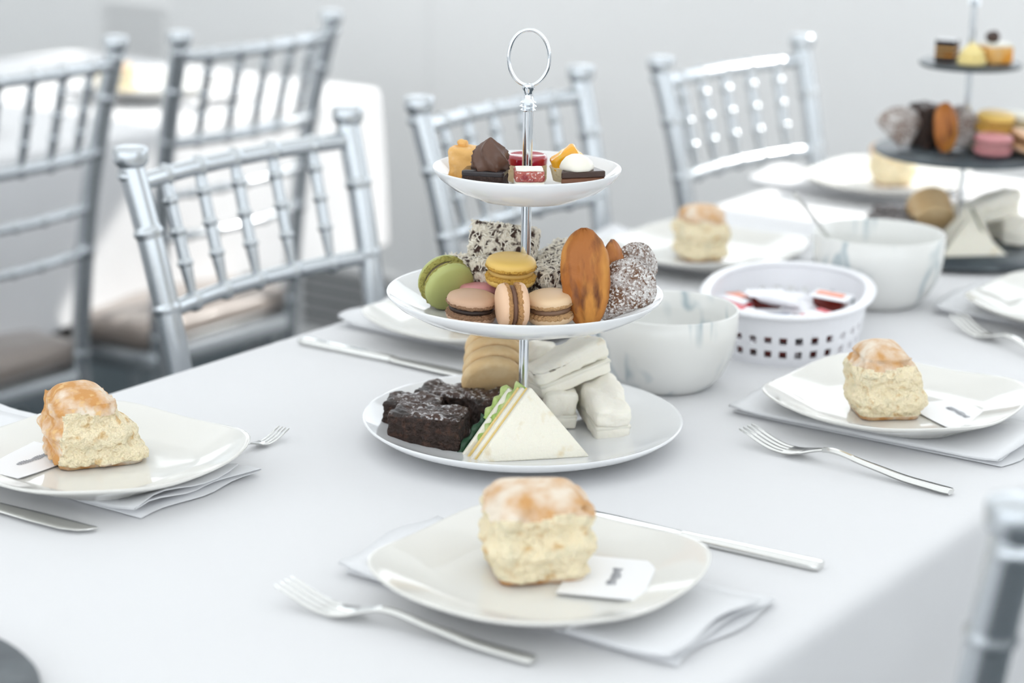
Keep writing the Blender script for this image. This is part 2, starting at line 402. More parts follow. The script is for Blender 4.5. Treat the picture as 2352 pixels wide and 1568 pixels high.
def chair(label, loc, rz, group):
    t = thing('bamboo_chair', label, 'chair', loc, (0, 0, rz), group)
    first = not CHAIR_MESH
    def part(name, key, geo=None, m='silver_paint', angle=None, parent=None):
        if first:
            o = obj(name, geo(), m, parent or t, angle=angle); CHAIR_MESH[key] = o.data
        else:
            o = bpy.data.objects.new(name, CHAIR_MESH[key]); sc.collection.objects.link(o); o.parent = parent or t
        return o
    for s in (-1, 1):
        po = part('post', 'post%d' % s, lambda: ringed(post_path(s), .0132, [.20, .40, .558, .746, .865], .0152, .006, 16))
        part('finial', 'fin%d' % s, lambda: tr(lathe([(0, -.012), (.0125, -.012), (.0138, -.010), (.0138, -.006), (.0125, -.004), (.0122, .001), (.0150, .003), (.0170, .006), (.0174, .009), (.0174, .0175), (.0160, .0205), (.009, .0218), (0, .022)], 24), *on_post(s, .904)), parent=po)
    zs = (.888, .762, .684, .620)
    for k, z in enumerate(zs):
        A, B = on_post(-1, z), on_post(1, z)
        rings = [.16, .33, .5, .67, .84]
        r0 = (.0088, .0084, .0062, .0062)[k]
        part('rail', 'rail%d' % k, lambda: ringed(lerp_path(A, B, 110, .022), r0, rings, r0*1.36, .012, 14))
    for k, fx in enumerate((.16, .33, .5, .67, .84)):
        A, B = on_post(-1, .762).lerp(on_post(1, .762), fx), on_post(-1, .888).lerp(on_post(1, .888), fx)
        bw = .022*4*fx*(1-fx); A.y -= bw; B.y -= bw
        part('spindle', 'sp%d' % k, lambda: ringed(lerp_path(A, B, 100), .0066, [.30, .55, .80], .0086, .024, 12, lambda q: .62+.38*min(1, q/.25) if q < .25 else (1 if q < .85 else 1-.2*(q-.85)/.15)))
    part('seat_frame', 'seat', lambda: bevel(prism([(-.165, -.185), (.165, -.185), (.195, .205), (-.195, .205)], .415, .450), .006, 2), angle=40)
    part('seat_cushion', 'cush', lambda: tr(rbox((.172, .185, .019), .018, 16, lambda q, n: Vector((q.x*(1+.32*(q.y+.185)*.5), q.y, q.z+(.012*(1-(q.x/.172)**2)*(1-(q.y/.185)**2) if q.z > 0 else 0)+.002*noise.noise(q*22)))), 0, .01, .4685), m='cushion')
    for s in (-1, 1):
        part('leg', 'leg%d' % s, lambda: ringed([Vector((s*.178, .19, .42*k/30)) for k in range(31)], .0135, [.3, .55, .8], .0155, .012, 14))
        for zz in (.15, .24):
            part('stretcher', 'str%d%d' % (s, int(zz*100)), lambda: ringed(lerp_path(Vector((s*.178, .19, zz)), on_post(s, zz), 40), .0075, [.33, .66], .0095, .016, 10))
    for zz, yy, nm in ((.19, .19, 'f'), (.13, -.168, 'b')):
        xx = .178 if nm == 'f' else .150
        part('stretcher', 'strx'+nm, lambda: ringed(lerp_path(Vector((-xx, yy, zz)), Vector((xx, yy, zz)), 40), .0075, [.33, .66], .0095, .016, 10))
    return t
GA, GB = 'chairs along the far side of the front table', 'chairs of the table behind'
def back_at(u, v, faceplus):   # place so that the finial line's centre is at (u, v)
    return (u, v+.250, 0) if faceplus else (u, v-.250, 0)
chair('silver bamboo-style chair right behind the front table, nearest, left of the white stand', back_at(1.682, 1.503, False), R(180), GA)
chair('silver bamboo-style chair directly behind the white tiered stand', back_at(2.128, 1.487, False), R(180), GA)
c3 = chair('silver bamboo-style chair right of the ring handle, with sunlit top rail', back_at(2.630, 1.465, False), R(175), GA); c3.scale = (1.03, 1, .993)
chair('silver chair cut by the left edge, back turned, pushed under the sunlit cloth', back_at(1.95, 2.125, True), 0, GB)
chair('silver chair with sunlit top rail and brown seat, between left-edge chair and white stand', back_at(2.378, 2.10, True), R(1), GB)
chair('blurred silver chair post in the near right corner', (1.3113, 0.5367, 0), R(-28), 'chair on the near side')

# ------------------------------------------------------------------ place settings
def sup(t, n=3.0):
    c, s = math.cos(t), math.sin(t)
    return (abs(c)**n+abs(s)**n)**(-1/n)
def square_plate(u, v, label, rz=0, z=TZ+.0105, Rp=.106):
    t = tag(obj('square_plate', lathe([(0, .0035), (.045, .0035), (.066, .0038), (.074, .0055), (.096, .0115), (.1035, .0142), (.1058, .0152), (.1068, .0148), (.1062, .0132), (.100, .0098), (.078, .0018), (.070, .0), (.066, .0), (.060, .0015), (0, .0015)], 72,
        lambda th, r, zz: (r*(1+(sup(th)-1)*min(1, r/.075))*Rp/.1068, zz+(.006*((sup(th)-1)/.13)**1.3 if r > .08 else 0))), 'cream_porcelain', loc=(u, v, z), rot=(0, 0, R(rz))), label, 'plate', 'square dinner plates')
    return t
def napkin(u, v0, v1, label, w_=.142, seed=0, rz=0, lift=0):
    """cloth folded in three across its width, seen from its open end"""
    h = w_/2
    mid = [(-h+.01, .0014), (h-.004, .0014), (h, .0026), (h-.002, .0042), (h-.01, .0048), (-h+.012, .0046), (-h+.004, .0056), (-h+.006, .0072), (-h+.014, .0080), (h-.022, .0084)]
    P = []
    for A, B in zip(mid, mid[1:]):
        n = max(1, int(abs(B[0]-A[0])/.012)); P += [(A[0]+(B[0]-A[0])*k/n, A[1]+(B[1]-A[1])*k/n) for k in range(n)]
    P.append(mid[-1]); V, F = [], []; th = .0011; ny = 26; L = v1-v0; n = len(P)
    for j in range(ny+1):
        y = v0+L*j/ny; e = min(j, ny-j)/ny
        lay = []
        for i, (x, z) in enumerate(P):
            s = i/(n-1)
            puff = (max(0, .10-e)/.10)**1.2*.0055*s*(1+.5*math.sin(x*60+seed))
            yy = y+(.010*noise.noise((x*18+seed, s*4, 0)) if j in (0, ny) else 0)*1
            lay.append(Vector((x+.002*noise.noise((y*14, seed, s*3)), yy, z+puff+lift*0)))
        for i in range(n):
            A = lay[max(i-1, 0)]; B = lay[min(i+1, n-1)]; tg = Vector((B.x-A.x, 0, B.z-A.z)).normalized(); nn = Vector((-tg.z, 0, tg.x))
            V += [lay[i]+nn*th*.5, lay[i]-nn*th*.5]
    W = 2*n
    for j in range(ny):
        for i in range(n-1):
            q = j*W+2*i
            F.append([q, q+2, q+2+W, q+W]); F.append([q+1, q+1+W, q+3+W, q+3])
        q = j*W; F.append([q, q+W, q+1+W, q+1]); q = j*W+W-2; F.append([q, q+1, q+1+W, q+W])
    for i in range(n-1):
        q = 2*i; F.append([q, q+1, q+3, q+2]); q = ny*W+2*i; F.append([q, q+2, q+3, q+1])
    vm = (v0+v1)/2
    V = [Vector((x.x, x.y-vm, x.z)) for x in V]
    return tag(obj('napkin', (V, F), 'napkin_cloth', loc=(u, vm, TZ+.0002), rot=(0, 0, R(rz))), label, 'napkin', 'folded white napkins')
def fork(u, v, label, toward=1, rz=0):
    """tines at local +y; origin mid-length on the table"""
    t = thing('fork', label, 'fork', (u, v, TZ), (0, 0, R(rz)+(0 if toward > 0 else math.pi)), 'forks')
    def zc(y):   # height of the mid surface
        k = [(-.098, .0035), (-.06, .0042), (-.02, .0085), (.012, .0135), (.026, .0115), (.042, .0050), (.056, .0026), (.072, .0050), (.088, .0105), (.100, .0165)]
        for (y0, z0), (y1, z1) in zip(k, k[1:]):
            if y0 <= y <= y1:
                s = (y-y0)/(y1-y0); s = s*s*(3-2*s); return z0+(z1-z0)*s
        return k[-1][1]
    zraw = zc
    def zc(y): return sum(zraw(max(-.098, min(.0999, y+d_))) for d_ in (-.014, -.010, -.006, -.003, 0, .003, .006, .010, .014))/9
    def strip(ws, n, thick, x0=0):
        V, F = [], []
        y0, y1 = ws[0][0], ws[-1][0]
        for j in range(n+1):
            y = y0+(y1-y0)*j/n
            for (ya, wa), (yb, wb) in zip(ws, ws[1:]):
                if ya <= y <= yb+1e-9: wd = wa+(wb-wa)*((y-ya)/(yb-ya)); break
            z = zc(y); hw = wd/2; b_ = min(thick*.45, hw*.5)
            for (x, zz) in ((-hw, 0), (-hw+b_, thick*.5), (hw-b_, thick*.5), (hw, 0), (hw-b_, -thick*.5), (-hw+b_, -thick*.5)):
                V.append(Vector((x0+x, y, z+zz)))
        for j in range(n):
            for k in range(6): F.append([j*6+k, j*6+(k+1) % 6, (j+1)*6+(k+1) % 6, (j+1)*6+k])
        F += [[5, 4, 3, 2, 1, 0], [n*6+k for k in range(6)]]
        return V, F
    obj('handle', strip([(-.098, .0105), (-.094, .0125), (-.05, .0105), (0, .0062), (.022, .0056)], 40, .0042), 'cutlery_steel', t, angle=50)
    obj('head', strip([(.022, .0056), (.030, .010), (.040, .0185), (.048, .0215), (.056, .0225)], 24, .0024), 'cutlery_steel', t, angle=50)
    for k in range(4):
        obj('tine', strip([(.055, .0040), (.085, .0036), (.098, .0026), (.100, .0012)], 16, .0022, (k-1.5)*.0060), 'cutlery_steel', t, angle=50)
    return t
def knife(u, v, label, toward=1, rz=0):
    t = thing('table_knife', label, 'knife', (u, v, TZ), (0, 0, R(rz)+(0 if toward > 0 else math.pi)), 'table knives')
    V, F = [], []
    ws = [(-.112, .0135, .0058), (-.108, .0150, .0066), (-.05, .0135, .0064), (0, .0120, .0060)]
    def loft(ws, n, zb):
        V, F = [], []
        y0, y1 = ws[0][0], ws[-1][0]
        for j in range(n+1):
            y = y0+(y1-y0)*j/n
            for A, B in zip(ws, ws[1:]):
                if A[0] <= y <= B[0]+1e-9:
                    s = (y-A[0])/(B[0]-A[0]); q = [A[k]+(B[k]-A[k])*s for k in range(len(A))]; break
            wd, th = q[1], q[2]; cx = q[3] if len(q) > 3 else 0
            for k in range(10):
                an = 2*math.pi*k/10; cx_, sx_ = math.cos(an), math.sin(an)
                V.append(Vector((cx+wd/2*math.copysign(abs(cx_)**.6, cx_), y, zb+th/2*math.copysign(abs(sx_)**.6, sx_))))
        for j in range(n):
            for k in range(10): F.append([j*10+k, j*10+(k+1) % 10, (j+1)*10+(k+1) % 10, (j+1)*10+k])
        F += [list(range(10))[::-1], [n*10+k for k in range(10)]]
        return V, F
    obj('handle', loft(ws, 30, .0034), 'cutlery_steel', t, angle=60)
    obj('blade', loft([(0, .0115, .0045, 0), (.006, .0135, .0030, .001), (.06, .0190, .0024, .0012), (.090, .0190, .0020, .001), (.104, .0145, .0016, -.001), (.110, .0075, .0014, -.0045), (.112, .002, .0012, -.0065)], 44, .0034), 'cutlery_steel', t, angle=60)
    return t
def scone(u, v, label, rz=0, size=(.031, .030, .031), seed=1, tear=0, z=TZ+.0105+.0036, crustside=None):
    t = thing('scone', label, 'scone', (u, v, z), (0, 0, R(rz)), 'scones on the plates')
    hx, hy, hz = size
    rf = rough(.0036, 75, seed, .0026, 210)
    def fn(q, n):
        top = max(0, q.z/hz)
        s = q.copy()
        wv = 1-.10*top-.05*max(0, -q.z/hz)
        s.x *= wv; s.y *= wv
        if q.z > 0: s.z += .006*(1-(q.x/hx)**2)*(1-(q.y/hy)**2)
        s.z += .004*noise.noise(Vector((q.x*30+seed, q.y*30, seed)))*top
        if n.z < .55 and n.z > -.6: s = s+rf(q, n)-q+n*.0022*math.sin(q.z*260+seed)
        if tear:
            g_ = max(0, q.x/hx)*max(0, -q.z/hz*.9+.15); s.x += tear*g_
            s.x -= .012*max(0, q.x/hx)*max(0, q.z/hz)*(.5+.5*(1 if q.y < 0 else .6))
        if q.z < -hz*.9: s.z = -hz+.0005+.0008*noise.noise(q*90)
        return s
    G = rbox(size, .013, 34, fn)
    G = tr(G, 0, 0, hz)
    def is_crust(c, f):
        side = crustside and c.x < -hx*.80+.006*noise.noise(Vector((c.z*60, c.y*60, seed)))
        return c.z > 2*hz*.80+.007*noise.noise(Vector((c.x*40, c.y*40, seed))) or side
    cr, rest = split(G, is_crust)
    bt, cm = split(rest, lambda c, f: c.z < .004)
    obj('crumb', cm, 'crumb', t)
    obj('top_crust', cr, 'crust_floured' if not crustside else 'crust', t)['label'] = 'golden floury top crust'
    obj('base_crust', bt, 'crust', t)
    return t
def card(u, v, rz, label, z=TZ+.0150, seed=0):
    t = thing('place_card', label, 'card', (u, v, z), (0, 0, R(rz)), 'place cards on the plates')
    V, F = [], []; n = 8
    for j in range(n+1):
        for i in range(n+1):
            x = -.038+.076*i/n; y = -.029+.058*j/n
            V.append(Vector((x, y, .0006+.0014*(abs(x)/.044)**2)))
    for j in range(n):
        for i in range(n): q = j*(n+1)+i; F.append([q, q+1, q+n+2, q+n+1])
    m_ = len(V); V += [x+Vector((0, 0, -.0005)) for x in V]; F += [[q+m_ for q in f[::-1]] for f in F]
    obj('card_sheet', (V, F), 'paper', t)
    path = []
    for k in range(150):
        s = k/149; am = .0020+.0016*abs(math.sin(s*7+seed))
        path.append(Vector((-.016+.032*s+.0009*math.cos(k*.62), am*math.sin(k*.62)+.0006*math.sin(s*9), .0012)))
    obj('handwriting', xf(tube(path, .00024, 5, .6), Matrix.Translation((.004, -.004, 0))), 'ink', t)
    return t

NP = 'napkin under the '
settings = [  # plate u, v, rz
    ('front', 1.162, .776, 0), ('right', 1.688, .764, 0), ('far right', 2.125, .758, 0),
    ('left', 1.160, 1.196, 0), ('hidden', 1.700, 1.212, 0), ('middle', 2.118, 1.196, 0), ('end', 2.645, 1.222, 0)]
square_plate(1.162, .776, 'cream square plate nearest the camera, holding the blurred scone and card')
square_plate(1.693, .760, 'cream square plate at right, beside the whole silver fork')
square_plate(2.125, .758, 'cream square plate cut by the right edge above the right fork')
square_plate(1.160, 1.196, 'cream square plate cut by the left edge, holding the torn scone')
square_plate(1.700, 1.212, 'cream square plate half hidden behind the white tiered stand')
square_plate(2.118, 1.196, 'cream square plate beyond the marbled bowl, before the empty chair')
square_plate(2.645, 1.222, 'sunlit square plate left of the slate stand')
napkin(1.178, .640, .912, 'folded white napkin under the nearest plate', seed=1)
napkin(1.690, .632, .885, 'folded white napkin under the right-hand plate by the fork', seed=2)
napkin(2.140, .632, .895, 'folded white napkin under the plate cut by the right edge', seed=3)
napkin(1.172, 1.105, 1.41, 'folded white napkin under the left plate, showing stacked folds', seed=4)
napkin(1.712, 1.11, 1.35, 'folded white napkin under the half-hidden plate behind the white stand', seed=5)
napkin(2.140, 1.10, 1.36, 'white napkin under the plate beyond the marbled bowl', seed=6)
napkin(2.650, 1.125, 1.40, 'sunlit napkin under the plate left of the slate stand', seed=7)
fork(1.058, .812, 'blurred fork left of the nearest plate', 1, 4)
fork(1.548, .735, 'sharp silver fork left of the right-hand plate', 1, -6)
fork(1.985, .765, 'pale blurred fork left of the plate cut by the right edge', 1, -30)
fk = fork(1.272, 1.150, 'small fork whose tines poke out from behind the left plate', 1, -88); fk.scale = (.6, .6, .6); fk.location.z = TZ+.0005
fork(2.262, 1.238, 'blurred fork poking out behind the plate beyond the bowl', -1, 8)
knife(1.322, .757, 'knife with its handle right of the nearest plate', 1, 3)
knife(1.060, 1.222, 'knife with rounded blade tip at the left edge below the plate', -1, 3)
knife(1.575, 1.226, 'knife lying between the left chair and the white stand', -1, 0)
scone(1.172, .786, 'blurred floury scone on the nearest plate beside a card', FR/R(1)+12, (.036, .032, .030), 3)
scone(1.668, .760, 'scone on the right-hand plate beside the fork', FR/R(1)+8, (.030, .029, .0295), 5, .004)
scone(1.158, 1.208, 'torn scone with brown crust on the left plate', FR/R(1)+22, (.031, .029, .0285), 8, .020, crustside=True)
scone(1.690, 1.205, 'scone mostly hidden behind the middle tier of the white stand', 10, (.031, .029, .024), 11)
scone(2.096, 1.190, 'blurred scone on the plate beyond the marbled bowl', FR/R(1)+20, (.0265, .028, .028), 13)
scone(2.650, 1.215, 'overexposed sunlit scone left of the slate stand', FR/R(1)+5, (.028, .028, .026), 15)
card(1.188, .737, 22, 'white place card with handwriting on the nearest plate', seed=1)
card(1.700, .705, 55, 'place card with faint writing beside the right-hand scone', seed=2)
card(1.125, 1.243, 3, 'place card with handwriting left of the torn scone', seed=3)
# settings on the table behind
square_plate(2.62, 2.55, 'sunlit plate on the table behind, between the two back chairs')
napkin(2.64, 2.40, 2.72, 'sunlit napkin on the table behind, under the sunlit plate', seed=9)
scone(2.545, 2.555, 'washed-out scone on the table behind', 70, (.028, .028, .025), 17)
square_plate(2.12, 2.55, 'sunlit plate behind the chair at the left edge')
scone(2.12, 2.56, 'washed-out scone behind the chair at the left edge', 30, (.028, .028, .025), 19)

# ------------------------------------------------------------------ macarons and sweets
def orient(axis, spin=0):
    return Vector(axis).normalized().to_track_quat('Z', 'Y').to_matrix() @ Matrix.Rotation(spin, 3, 'Z')
def macaron(center, nm, label, axis=(0, 0, 1), Rm=.0205, H=.0235, group='macarons on the white stand'):
    """centre of the biscuit; axis = its symmetry axis in world space"""
    m3 = orient(axis); t = thing('macaron', label, 'macaron', Vector(center), m3.to_euler(), group)
    hf = H*.08; ft = H*.17; sh = H*.25
    for s in (1, -1):
        fl = Matrix.Diagonal((1, 1, s, 1)) if s > 0 else Matrix.Rotation(math.pi, 4, 'X')
        z0 = hf+ft*.75
        sd = obj('shell', xf(lathe([(Rm*.985, z0), (Rm*1.0, z0+sh*.22), (Rm*.985, z0+sh*.5), (Rm*.93, z0+sh*.80), (Rm*.80, z0+sh*1.02), (Rm*.5, z0+sh*1.16), (0, z0+sh*1.22)], 36), fl), 'shell_'+nm, t)
        obj('foot', xf(lathe([(0, hf), (Rm*.86, hf), (Rm*.96, hf+ft*.2), (Rm*1.02, hf+ft*.55), (Rm*.985, hf+ft)], 60,
            lambda th, r, z: (r*(1+.030*math.sin(th*23+z*900)*math.sin(th*9)+.035*noise.noise((math.cos(th)*14, math.sin(th)*14, z*900+s))), z+.0006*noise.noise((math.cos(th)*17, math.sin(th)*17, 4+s)))), fl), 'foot_'+nm, sd)
    obj('filling', lathe([(0, -hf*1.1), (Rm*.86, -hf*1.1), (Rm*.90, 0), (Rm*.86, hf*1.1), (0, hf*1.1)], 32), 'fill_'+nm, t)
    return t
def flakes(half, n, seed, L=.0055, wd=.0008, off=.0003):
    rnd = random.Random(seed); gs = []
    hx, hy, hz = half
    for k in range(n):
        ax = rnd.choices((0, 1, 2), (hy*hz, hx*hz, hx*hy))[0]; s = rnd.choice((-1, 1))
        q = [rnd.uniform(-h, h) for h in half]; q[ax] = s*(half[ax]+off)
        nrm = Vector((0, 0, 0)); nrm[ax] = s
        m3 = orient(nrm+Vector((rnd.uniform(-.5, .5), rnd.uniform(-.5, .5), rnd.uniform(-.5, .5))), rnd.uniform(0, 6))
        l = L*rnd.uniform(.5, 1.2)
        gs.append(xf(box(-l/2, l/2, -wd/2, wd/2, -.0002, .0003), Matrix.Translation(q) @ m3.to_4x4()))
    return merge(*gs)
def lamington(loc, rot, label, half=(.027, .019, .0165), seed=1, group='lamingtons on the white stand'):
    t = thing('lamington', label, 'cake', loc, rot, group)
    obj('cake', rbox(half, .004, 12, rough(.0018, 110, seed, .0009, 300)), 'lamington', t)
    o = obj('coconut_flakes', flakes(half, 750, seed), 'coconut', t, smooth=False); o['kind'] = 'stuff'
    return t
def brownie(loc, rz, label, half=(.030, .021, .0135), seed=1, tilt=(0, 0), group='brownies on the white stand'):
    t = thing('brownie', label, 'brownie', loc, (tilt[0], tilt[1], rz), group)
    rf = rough(.0022, 120, seed, .0012, 330)
    def fn(q, n):
        s = rf(q, n)
        if n.z > .5: s.z += .0022*noise.noise(Vector((q.x*70+seed, q.y*70, seed)))+.0012
        return s
    G = tr(rbox(half, .0028, 18, fn), 0, 0, half[2])
    top, body = split(G, lambda c, f: c.z > half[2]*1.86)
    obj('body', body, 'brownie', t); obj('crackled_top', top, 'brownie_top', t)['label'] = 'crackled sugar-dusted top'
    return t
def madeleine(loc, m3, label, L=.078, W=.042, D=.020, m='madeleine', group='madeleines on the white stand', seed=1, fan=False):
    """shell cake: long axis local z (narrow end at 0), ridged belly towards local -y"""
    t = thing('madeleine', label, 'madeleine', loc, m3.to_euler(), group)
    nz, nt_ = 34, 40; V, F = [], []
    for j in range(nz+1):
        s = j/nz; tq = (s-.56)/.44 if s > .56 else (.56-s)/.60; wd = W/2*max(.02, 1-tq**2.3)**.55
        if fan: wd = W/2*min(1, .22+1.15*s)*max(.02, 1-max(0, (s-.5)/.5)**2.2)**.5
        dp = D*max(.03, 1-tq**2.2)**.6
        for k in range(nt_):
            th = 2*math.pi*k/nt_; c, sn = math.cos(th), math.sin(th)
            x = wd*c
            if sn < 0: y = dp*.78*sn*(1+.20*math.cos(c*13))+(.0014*math.cos(c*13))*(.3+s)*abs(sn)
            else: y = dp*.26*sn*(1+.5*math.sin(math.pi*s))
            q = Vector((x, y, L*s)); q += Vector((1, 1, 1))*.0007*noise.noise(q*160+Vector((seed,)*3))
            V.append(q)
    for j in range(nz):
        for k in range(nt_): F.append([j*nt_+k, j*nt_+(k+1) % nt_, (j+1)*nt_+(k+1) % nt_, (j+1)*nt_+k])
    F += [list(range(nt_))[::-1], [nz*nt_+k for k in range(nt_)]]
    ridged, flat = split((V, F), lambda c, f: c.y < .0006)
    obj('ridged_side', ridged, m, t); obj('flat_side', flat, m, t)
    return t
def frame_axes(x, y, z):     # matrix with the given local axes
    return Matrix((Vector(x), Vector(y), Vector(z))).transposed()

def tier_point(c, r, f, z): return Vector((c[0], c[1], 0))+RX*r+FX*f+Vector((0, 0, z))
ZV = Vector((0, 0, 1))

# ------------------------------------------------------------------ white three-tier stand
S1 = (1.448, .9876)
def stand_pole(t, zs, ztop, rp=.0042, ringR=(.0165, .0225)):
    """pole segments between the tiers, collar and ring handle"""
    prev = zs[0]
    for z in list(zs[1:])+[ztop]:
        obj('pole', lathe([(0, prev), (rp, prev), (rp, z), (0, z)], 24), 'chrome', t, angle=40); prev = z
    obj('collar', tr(lathe([(0, 0), (.0045, 0), (.0062, .0012), (.0048, .0026), (.0070, .0042), (.0048, .0058), (.0064, .0074), (.0042, .0090), (.0036, .016), (.0052, .0185), (.0048, .0215), (0, .023)], 24), 0, 0, ztop), 'chrome', t, angle=50)
    a_, b_ = ringR; zc = ztop+.021+b_; n = 56
    ring = []; V, F = [], []
    for k in range(n):
        th = 2*math.pi*k/n; c = Vector((a_*math.cos(th), 0, zc+b_*math.sin(th))); nn = Vector((math.cos(th)*b_, 0, math.sin(th)*a_)).normalized()
        for q in range(10):
            ph = 2*math.pi*q/10; V.append(c+nn*.00155*math.cos(ph)+Vector((0, 1, 0))*.00155*math.sin(ph))
    for k in range(n):
        for q in range(10): F.append([k*10+q, k*10+(q+1) % 10, ((k+1) % n)*10+(q+1) % 10, ((k+1) % n)*10+q])
    obj('ring_handle', (V, F), 'chrome', t)
stand = thing('cake_stand', 'white three-tier porcelain cake stand with chrome pole and ring handle', 'cake stand', (*S1, TZ), (0, 0, FR))
def coupe(Rr, zb, zr, th=.0035):   # shallow coupe plate: inner base height zb, rim height zr
    d = zr-zb; inner = [(0, zb), (Rr*.45, zb), (Rr*.62, zb+d*.06), (Rr*.80, zb+d*.36), (Rr*.93, zb+d*.74), (Rr*.985, zb+d*.96), (Rr, zr)]
    outer = [(Rr*1.004, zr-.0006), (Rr*1.0, zr-.0022), (Rr*.94, zb+d*.74-th*1.05), (Rr*.80, zb+d*.34-th*1.3), (Rr*.60, zb-th*1.15), (Rr*.56, zb-th*1.7), (Rr*.52, zb-th*1.7), (Rr*.50, zb-th), (0, zb-th)]
    return lathe(inner+outer, 96)
obj('bottom_plate', coupe(.1345, .0065, .0225, .0038), 'porcelain', stand)
obj('middle_plate', coupe(.1145, .1115, .131), 'porcelain', stand)
obj('top_plate', coupe(.0770, .2165, .2355), 'porcelain', stand)
stand_pole(stand, (.007, .108, .2135), .281)

def B1(r, f, z=.0): return tier_point(S1, r, f, TZ+.0075+z)
def B2(r, f, z=.0): return tier_point(S1, r, f, TZ+.1125+z)
def B3(r, f, z=.0): return tier_point(S1, r, f, TZ+.2175+z)
# bottom tier
brownie(B1(-.078, -.030), FR-R(13), 'dark chocolate brownie at the front of the bottom tier', (.0305, .019, .0135), 3)
brownie(B1(-.092, .008), FR-R(8), 'brownie behind the front brownie at the left of the bottom tier', (.024, .016, .013), 5)
brownie(B1(-.062, .034), FR-R(18), 'brownie at the back left of the bottom tier before the biscuits', (.027, .018, .0135), 7)
brownie(B1(-.026, .012), FR+R(25), 'brownie between the round biscuits and the sandwich', (.021, .019, .0145), 9)
bax = -FX*.80-ZV*.52+RX*.12
for k in range(4):
    q = B1(-.0265+.0006*k, .042+.0125*k, .034+.0062*k)
    m3 = orient(bax)
    t = obj('round_biscuit', rbox((.0265, .0265, .0055), .0052, 18, lambda q_, n: Vector((q_.x, q_.y, q_.z))), 'biscuit')
    bpy.data.objects.remove(t)
    t = obj('round_biscuit', lathe([(0, -.0056), (.022, -.0056), (.0255, -.0045), (.0268, -.001), (.0268, .002), (.0255, .0048), (.022, .0056), (0, .0056)], 40, lambda th, r, z: (r*(1+.012*noise.noise((math.cos(th)*3, math.sin(th)*3, k*3))), z)), 'biscuit', loc=q, rot=m3.to_euler())
    tag(t, ('front round beige biscuit in the leaning stack, over the brownies', 'second round biscuit from the front of the leaning stack', 'third round biscuit from the front of the leaning stack', 'rearmost round biscuit of the leaning stack beside the pole')[k], 'biscuit', 'round biscuits on the white stand')
# club sandwich triangle: local x along its base, z up, thickness towards local +y
def tri_geo(hb, h, y0, y1, seed=0, rnd_=.0016, dx=0, bumpy=.0008):
    P = [(-hb+dx, 0), (hb+dx, 0), (dx, h)]; g_ = prism(P, y0, y1)
    g_ = xf(g_, Matrix(((1, 0, 0, 0), (0, 0, 1, 0), (0, 1, 0, 0), (0, 0, 0, 1))))
    return bevel(g_, rnd_, 2)
def strip_leaf(x0, z0, x1, z1, y, wd, m_, th=.0018, seed=0):
    """a wavy sheet following the sandwich edge from (x0,z0) to (x1,z1), wd wide into the sandwich"""
    V, F = [], []; n = 22
    for j in range(n+1):
        s = j/n; x = x0+(x1-x0)*s; z = z0+(z1-z0)*s
        out = .0014*math.sin(s*19+seed)+.001*noise.noise((s*9, seed, 0))
        for (dd, yy) in ((out, -th/2), (out, th/2), (-wd, th/2), (-wd, -th/2)):
            nx, nz = -(z1-z0), (x1-x0); l = math.hypot(nx, nz); nx, nz = nx/l, nz/l
            V.append(Vector((x+nx*dd, y+yy+.0008*math.sin(s*14+seed), z+nz*dd)))
    for j in range(n):
        for k in range(4): F.append([j*4+k, j*4+(k+1) % 4, (j+1)*4+(k+1) % 4, (j+1)*4+k])
    F += [[3, 2, 1, 0], [n*4+k for k in range(4)]]
    return V, F
sw = thing('sandwich', 'triangular white bread sandwich with egg and cucumber standing at the front', 'sandwich', B1(.009, -.074, .0), (R(-13), 0, FR+R(13)))
hb, hh = .0475, .0595
obj('bread_slice', tri_geo(hb, hh, 0, .0085), 'bread', sw)
obj('egg_filling', tri_geo(hb, hh-.0006, .0084, .0102, rnd_=.0006, dx=-.0018), 'egg_filling', sw)
obj('bread_slice', tri_geo(hb, hh, .0101, .0185, dx=-.0045), 'bread', sw)
obj('egg_filling', tri_geo(hb, hh-.0006, .0184, .0202, rnd_=.0005, dx=-.0068), 'egg_filling', sw)
obj('lettuce_leaf', strip_leaf(-.029, .034, -.006, .063, .0220, .02, 'lettuce', .0026, 2), 'lettuce', sw)
obj('lettuce_leaf', strip_leaf(-.042, .017, -.024, .040, .0225, .02, 'lettuce', .0026, 5), 'lettuce', sw)
obj('bread_slice', tri_geo(hb-.002, hh-.001, .0232, .0300, dx=-.0125), 'bread', sw)
obj('cucumber_slice', strip_leaf(-.061, .003, -.034, .037, .0325, .006, 'cucumber', .0036, 1), 'cucumber', sw)
obj('cucumber_slice', strip_leaf(-.035, .035, -.014, .061, .0325, .008, 'cucumber', .0028, 4), 'lettuce', sw)
# finger sandwiches
def finger(loc, m3, label, half, seed, group='finger sandwiches on the white stand', m='bread_soft'):
    t = thing('finger_sandwich', label, 'sandwich', loc, m3.to_euler(), group)
    hx, hy, hz = half
    rf = rough(.0048, 48, seed, .0016, 150)
    top = lambda q, n: rf(q, n)+Vector((0, 0, .003*math.sin(q.y*55+seed)*(1 if n.z > .3 else 0)))
    obj('bread_slice', tr(rbox((hx, hy, hz*.60), .006, 14, top), 0, 0, hz*.36), m, t)
    obj('bread_slice', tr(rbox((hx*.93, hy*.97, hz*.36), .003, 10, rough(.0014, 90, seed+3)), 0, 0, -hz*.58), m, t)
    obj('filling', tr(rbox((hx*.95, hy*.97, hz*.10), .001, 8, rough(.0006, 90, seed+6)), 0, 0, -hz*.22), 'cream', t)
    return t
def yaw(d, pitch=0, roll=0): return (Matrix.Rotation(FR+R(d), 3, 'Z') @ Matrix.Rotation(R(pitch), 3, 'X') @ Matrix.Rotation(R(roll), 3, 'Y'))
finger(B1(.067, .028, .0175), yaw(14, 8), 'finger sandwich at right, its cut end facing the camera', (.0165, .042, .0165), 2)
